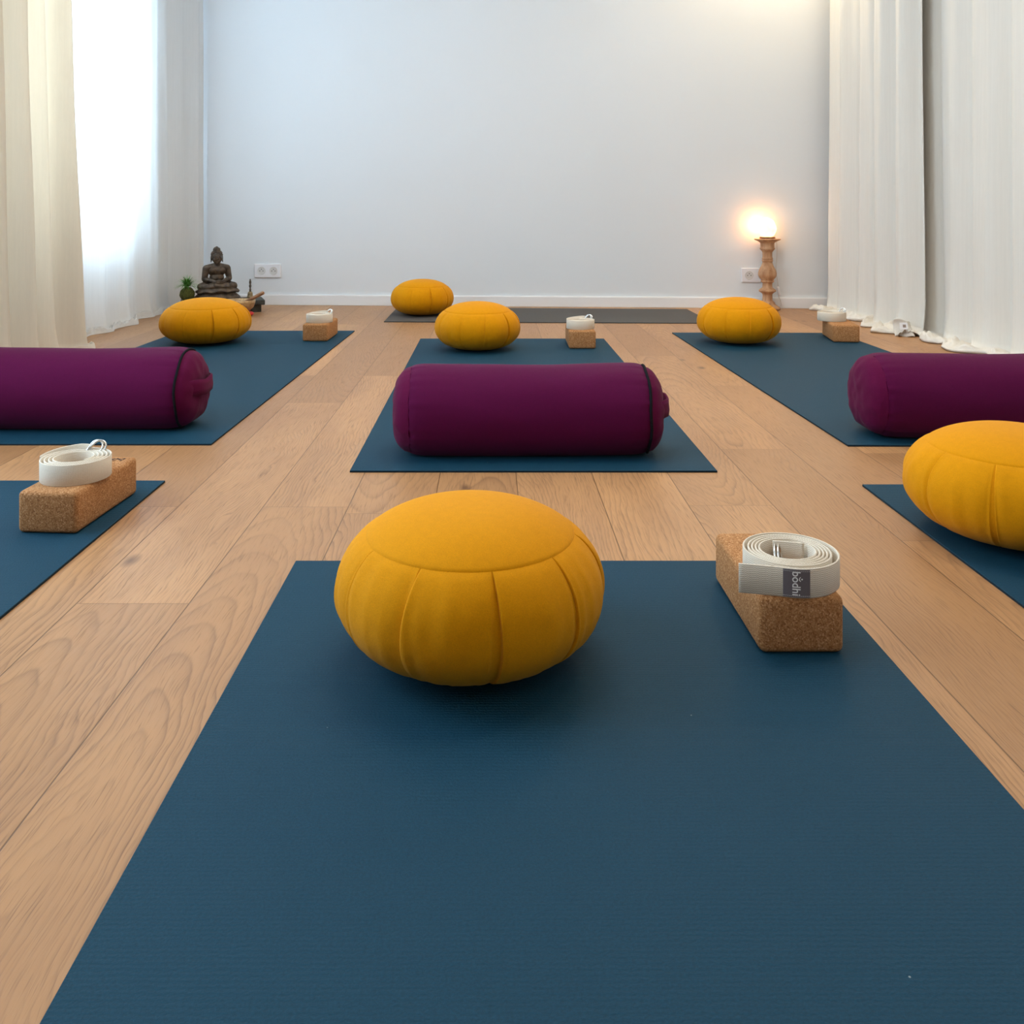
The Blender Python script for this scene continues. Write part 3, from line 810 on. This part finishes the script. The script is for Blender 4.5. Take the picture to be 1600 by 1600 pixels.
# ---------------------------------------------------------------- lamp on a turned column
LX, LY = 1.543, 5.035
lp = thing('table_lamp', 'glowing salt stone lamp on a turned wooden column by the rear wall', 'lamp', (LX, LY, 0))
P = [(0.0, 0.0), (0.066, 0.0), (0.070, 0.004), (0.070, 0.012), (0.060, 0.020), (0.046, 0.030), (0.041, 0.036), (0.040, 0.042), (0.034, 0.047), (0.0275, 0.055),
     (0.0265, 0.080), (0.028, 0.090), (0.034, 0.096), (0.047, 0.104), (0.048, 0.108), (0.044, 0.114), (0.034, 0.121), (0.0275, 0.126), (0.026, 0.135), (0.027, 0.150),
     (0.031, 0.155), (0.036, 0.158), (0.0365, 0.162), (0.033, 0.165), (0.036, 0.172), (0.045, 0.182), (0.0500, 0.194), (0.0506, 0.205), (0.047, 0.220), (0.040, 0.236),
     (0.032, 0.250), (0.0275, 0.264), (0.0270, 0.270), (0.0302, 0.273), (0.0304, 0.278), (0.0275, 0.281), (0.0300, 0.285), (0.0300, 0.289), (0.0275, 0.293), (0.0262, 0.300),
     (0.0266, 0.322), (0.030, 0.328), (0.036, 0.336), (0.041, 0.341), (0.041, 0.346), (0.0375, 0.349), (0.038, 0.372), (0.041, 0.378), (0.054, 0.386), (0.0705, 0.393), (0.0725, 0.397), (0.070, 0.3995), (0.052, 0.399), (0.0, 0.399)]
bm = bmesh.new(); lathe(bm, P, 48, cap=False); o = obj('turned_column', bm, M_TURN, lp); autosmooth(o, 0.9)
bm = bmesh.new(); lathe(bm, [(0, 0), (0.042, 0), (0.043, 0.003), (0.043, 0.009), (0.041, 0.011), (0, 0.011)], 40, cap=False)
o = obj('lamp_foot', bm, M_STICK, lp, True, (0, 0, 0.399)); autosmooth(o)
bm = bmesh.new(); bmesh.ops.create_icosphere(bm, subdivisions=4, radius=1.0)
for v in bm.verts:
    d = v.co.normalized(); q = 1+0.10*noise.noise(d*1.7+Vector((3, 1, 2)))+0.05*noise.noise(d*4)
    v.co = Vector((d.x*0.047*q, d.y*0.045*q, d.z*0.063*q))
    if d.z > 0: v.co.x += -0.006*d.z
    if v.co.z < -0.050: v.co.z = -0.050
obj('salt_stone', bm, M_SALT, lp, True, (0, 0, 0.460))
pl = bpy.data.lights.new('lamp_glow', 'POINT'); pl.energy = 1.1; pl.color = (1.0, 0.42, 0.15); pl.shadow_soft_size = 0.03
po = bpy.data.objects.new('lamp_glow', pl); COL.objects.link(po); po.parent = lp; po.location = (-0.030, 0.046, 0.478)
bm = bmesh.new()
tube(bm, [(0.040, 0.03, 0.404), (0.062, 0.035, 0.396), (0.066, 0.038, 0.36), (0.068, 0.045, 0.30), (0.064, 0.05, 0.24), (0.068, 0.052, 0.19), (0.075, 0.05, 0.15), (0.076, 0.048, 0.125)], 0.0013, 6)
tube(bm, [(0.076, 0.048, 0.075), (0.088, 0.045, 0.05), (0.092, 0.04, 0.02), (0.070, 0.04, 0.008), (0.045, 0.05, 0.004)], 0.0013, 6)
cb = obj('cable', bm, M_CABLE, lp)
obj('inline_switch', newbox((0, 0, 0), (0.016, 0.012, 0.052), 0.005, 3), M_PLAST, lp, True, (0.078, 0.047, 0.100), (0, math.radians(-12), 0))

# ---------------------------------------------------------------- altar in the left corner
AR = math.radians(20)
bench_c = Vector((-1.488, 4.935, 0))
bench = thing('low_bench', 'low dark wooden bench in the left corner carrying the statue', 'bench', bench_c, AR)
BT = 0.068
obj('bench_top', newbox((0, 0, BT-0.0135), (0.435, 0.20, 0.027), 0.004, 2), M_SLATE, bench, False)
for sx in (-0.175, 0.175):
    obj('leg', newbox((sx, -0.005, 0.0205), (0.05, 0.15, 0.041), 0.003, 2), M_SLATE, bench, False)
def on_bench(dx, dy): return bench_c+Matrix.Rotation(AR, 3, 'Z') @ Vector((dx, dy, 0))

# seated statue
sp = on_bench(-0.022, 0.01); 
st = thing('meditation_statue', 'dark bronze seated meditating statue on the low bench', 'statue', (sp.x-0.008, sp.y, BT), math.radians(30))
bm = bmesh.new()
def oval(bm, prof, sx, sy, n=48, pet=0.0):
    rings = []
    for r, z in prof:
        rings.append([bm.verts.new((r*sx*math.cos(TAU*i/n)*(1+pet*abs(math.sin(9*TAU*i/n))), r*sy*math.sin(TAU*i/n)*(1+pet*abs(math.sin(9*TAU*i/n))), z)) for i in range(n)])
    for A, B in zip(rings, rings[1:]):
        for i in range(n): bm.faces.new((A[i], A[(i+1) % n], B[(i+1) % n], B[i]))
    bm.faces.new(list(reversed(rings[0]))); bm.faces.new(rings[-1])
oval(bm, [(1.03, 0.0), (1.08, 0.006), (1.02, 0.018), (0.90, 0.030), (0.86, 0.036), (0.93, 0.040), (0.97, 0.046), (0.93, 0.053), (0.82, 0.056)], 0.118, 0.075, 72, 0.02)
obj('pedestal', bm, M_BRONZE, st)
bm = bmesh.new()
def limb(a, b, ra, rb, n=14):
    a, b = Vector(a), Vector(b); tube(bm, [a.lerp(b, i/6) for i in range(7)], [ra+(rb-ra)*i/6 for i in range(7)], n)
    ellip(bm, a, (ra,)*3, 14, 10); ellip(bm, b, (rb,)*3, 14, 10)
z0 = 0.054
# legs folded: thighs out to the knees, shins crossing in front
for s in (-1, 1):
    limb((s*0.035, 0.018, z0+0.026), (s*0.088, -0.012, z0+0.020), 0.027, 0.021)
    limb((s*0.088, -0.012, z0+0.019), (s*0.045, -0.045, z0+0.018), 0.021, 0.018)
    limb((s*0.045, -0.045, z0+0.018), (-s*0.022, -0.052, z0+0.022+0.004*s), 0.018, 0.014)
    ellip(bm, (-s*0.040, -0.046, z0+0.033), (0.020, 0.011, 0.008))
ellip(bm, (0, 0.010, z0+0.030), (0.052, 0.042, 0.030))
ellip(bm, (0, 0.004, z0+0.064), (0.040, 0.029, 0.038))
ellip(bm, (0, 0.004, z0+0.104), (0.050, 0.030, 0.034))
ellip(bm, (-0.022, -0.016, z0+0.106), (0.022, 0.012, 0.018)); ellip(bm, (0.022, -0.016, z0+0.106), (0.022, 0.012, 0.018))
limb((0, 0.004, z0+0.125), (0, 0.0, z0+0.152), 0.021, 0.017)
for s in (-1, 1):
    limb((s*0.020, 0.006, z0+0.131), (s*0.056, 0.006, z0+0.118), 0.015, 0.0195)
    limb((s*0.057, 0.006, z0+0.116), (s*0.067, 0.000, z0+0.062), 0.0195, 0.0155)
    limb((s*0.067, 0.000, z0+0.060), (s*0.018, -0.048, z0+0.045), 0.0150, 0.0105)
    ellip(bm, (s*0.006, -0.052, z0+0.045+0.004*s), (0.020, 0.012, 0.0065))
    for f in range(4): limb((s*0.002, -0.044-0.005*f, z0+0.046+0.004*s), (-s*0.018, -0.046-0.0045*f, z0+0.045+0.004*s), 0.0032, 0.0028, 8)
    limb((s*0.014, -0.045, z0+0.050), (s*0.002, -0.047, z0+0.060), 0.0034, 0.0028, 8)
body = obj('body', bm, M_BRONZE, st)
# head: shaped separately with face, joined to the same continuous figure by remeshing
bmh = bmesh.new(); bm = bmh
hz = z0+0.180
ellip(bm, (0, -0.002, hz), (0.0290, 0.0300, 0.0360), 28, 20); ellip(bm, (0, -0.010, hz-0.020), (0.021, 0.020, 0.018), 20, 14)
ellip(bm, (0, -0.030, hz-0.004), (0.0045, 0.007, 0.011)); ellip(bm, (0, -0.034, hz-0.009), (0.0065, 0.005, 0.0045))
ellip(bm, (0, -0.029, hz-0.019), (0.010, 0.0045, 0.0026)); ellip(bm, (0, -0.028, hz-0.023), (0.008, 0.0045, 0.0028)); ellip(bm, (0, -0.024, hz-0.031), (0.009, 0.007, 0.006))
for s in (-1, 1):
    ellip(bm, (s*0.0115, -0.0275, hz+0.000), (0.0070, 0.0035, 0.0030)); ellip(bm, (s*0.0115, -0.0290, hz+0.0085), (0.0090, 0.0026, 0.0016), 12, 8, Matrix.Rotation(-s*0.15, 3, 'Y'))
    ellip(bm, (s*0.0305, 0.002, hz-0.006), (0.0035, 0.008, 0.0165)); ellip(bm, (s*0.0310, 0.001, hz-0.022), (0.003, 0.005, 0.008))
    ellip(bm, (s*0.014, -0.018, hz-0.012), (0.012, 0.010, 0.012))
me = body.data; bb_ = bmesh.new(); bb_.from_mesh(me)
tmp = bpy.data.meshes.new('t'); bmh.to_mesh(tmp); bmh.free(); bb_.from_mesh(tmp); bpy.data.meshes.remove(tmp)
bb_.to_mesh(me); bb_.free()
rm = body.modifiers.new('one_surface', 'REMESH'); rm.mode = 'VOXEL'; rm.voxel_size = 0.0018; rm.use_smooth_shade = True
ms = body.modifiers.new('soften', 'SMOOTH'); ms.factor = 0.5; ms.iterations = 2
bm = bmesh.new()
ellip(bm, (0, 0.003, hz+0.010), (0.0315, 0.0320, 0.0300), 28, 20); ellip(bm, (0, 0.004, hz+0.038), (0.0205, 0.0200, 0.0165), 20, 14); ellip(bm, (0, 0.004, hz+0.053), (0.008, 0.008, 0.006))
for v in [v for v in bm.verts if v.co.z < hz+0.012-0.3*(v.co.y) and v.co.y < -0.010]: v.co.y = max(v.co.y, -0.012)
rr_ = random.Random(3)
for i in range(190):
    zz = rr_.uniform(0.012, 0.052); a = rr_.uniform(0, TAU)
    if zz < 0.036:
        k = math.sqrt(max(0, 1-((zz-0.010)/0.030)**2)); p = (0.0315*k*math.cos(a), 0.003+0.032*k*math.sin(a), hz+zz)
    else:
        k = math.sqrt(max(0, 1-((zz-0.040)/0.015)**2)); p = (0.0175*k*math.cos(a), 0.004+0.0175*k*math.sin(a), hz+zz)
    ellip(bm, p, (0.0026,)*3, 6, 4)
obj('hair', bm, M_BRONZE, st)
# robe drape lying over the pedestal front
bm = bmesh.new(); g = []
for i in range(25):
    a = -PI*0.93+PI*0.86*i/24; row = []
    for j in range(7):
        v = j/6; k = 0.78+0.24*v
        row.append(bm.verts.new((0.118*k*math.cos(a), 0.075*k*math.sin(a)-0.002, 0.064-0.018*v*v-0.004*math.sin(a*9)*v-0.006*abs(math.cos(a))*v)))
    g.append(row)
for i in range(24):
    for j in range(6): bm.faces.new((g[i][j], g[i+1][j], g[i+1][j+1], g[i][j+1]))
o = obj('robe_drape', bm, M_BRONZE, st); sm = o.modifiers.new('thickness', 'SOLIDIFY'); sm.thickness = 0.004

# moss ball plant
pp = on_bench(-0.185, -0.012)
kp = thing('moss_ball_plant', 'small green grassy plant growing from a moss ball beside the statue', 'plant', (pp.x, pp.y, BT))
bm = bmesh.new(); bmesh.ops.create_icosphere(bm, subdivisions=4, radius=0.0395)
for v in bm.verts: v.co *= 1+0.05*noise.noise(v.co*60)+0.03*noise.noise(v.co*160)
for v in bm.verts: v.co.z = max(v.co.z, -0.037)
obj('moss_ball', bm, M_MOSS, kp, True, (0, 0, 0.037))
bm = bmesh.new(); rl = random.Random(5)
for i in range(240):
    a = rl.uniform(0, TAU); tilt = 1.35*rl.random()**0.6; L = rl.uniform(0.055, 0.088); prev = None; wd = rl.uniform(0.0022, 0.0036)
    d = Vector((math.cos(a), math.sin(a), 0)); sd = Vector((-math.sin(a), math.cos(a), 0))
    for k in range(6):
        t = k/5; th_ = tilt+0.45*t*t
        p = Vector((0, 0, 0.076))+d*(L*t*math.sin(th_)*0.95)+Vector((0, 0, L*t*math.cos(th_)))
        if k == 0: p.x *= 0.3
        w_ = wd*(1-0.9*t)*(0.5+t*1.6 if t < 0.4 else 1)
        c = [bm.verts.new(p+sd*w_), bm.verts.new(p-sd*w_)]
        if prev: bm.faces.new((prev[0], prev[1], c[1], c[0]))
        prev = c
for i in range(26):
    a = rl.uniform(0, TAU); r = rl.uniform(0.002, 0.010)
    tube(bm, [(r*0.3*math.cos(a), r*0.3*math.sin(a), 0.070), (r*math.cos(a), r*math.sin(a), 0.088)], 0.0008, 5)
obj('leaves', bm, M_LEAF, kp)

# hand bell
bp = on_bench(0.150, 0.035)
hb = thing('hand_bell', 'small brass hand bell with tall ornate handle on the bench end', 'bell', (bp.x, bp.y, BT))
bm = bmesh.new(); lathe(bm, [(0.0, 0.001), (0.0165, 0.001), (0.0180, 0.0), (0.0175, 0.006), (0.0150, 0.014), (0.0140, 0.024), (0.0125, 0.031), (0.0075, 0.036), (0, 0.037)], 28, cap=False)
obj('bell_cup', bm, M_BRASS, hb)
bm = bmesh.new(); lathe(bm, [(0.0, 0.036), (0.006, 0.036), (0.0045, 0.042), (0.0065, 0.046), (0.0042, 0.050), (0.0040, 0.058), (0.0060, 0.062), (0.0070, 0.067), (0.0055, 0.073), (0.0040, 0.077), (0.0062, 0.083), (0.0060, 0.092), (0.0035, 0.098), (0.0042, 0.102), (0.002, 0.107), (0, 0.108)], 20, cap=False)
obj('bell_handle', bm, M_BRONZE, hb)

# singing bowl on a red cushion, with mallet
bo = Vector((-1.345, 4.745, 0))
rc = bmesh.new(); lathe(rc, [(0, 0.0), (0.060, 0.0), (0.074, 0.006), (0.078, 0.013), (0.072, 0.020), (0.055, 0.024), (0.0, 0.022)], 40, cap=False)
o = obj('ring_cushion', rc, M_RED, None, True, (bo.x, bo.y, 0)); tag(o, 'small red cushion on the floor under the singing bowl', 'cushion')
bw = bmesh.new(); lathe(bw, [(0, 0.0), (0.040, 0.0), (0.060, 0.008), (0.076, 0.024), (0.084, 0.046), (0.0865, 0.062), (0.083, 0.063), (0.080, 0.046), (0.072, 0.026), (0.056, 0.011), (0, 0.005)], 48, cap=False)
o = obj('singing_bowl', bw, M_BOWL, None, True, (bo.x, bo.y, 0.0235)); tag(o, 'brass singing bowl on a small red cushion in front of the bench', 'bowl')
bm = bmesh.new(); pa = Vector((-1.37, 4.74, 0.045)); pb = Vector((-1.205, 4.72, 0.128))
d_ = (pb-pa).normalized()
tube(bm, [pa, pa+d_*0.004, pa.lerp(pb, 0.5), pb-d_*0.006, pb-d_*0.001], [0.005, 0.0078, 0.0085, 0.0098, 0.006], 14)
o = obj('mallet', bm, M_STICK, None, True); tag(o, 'wooden mallet resting aslant in the singing bowl', 'mallet')
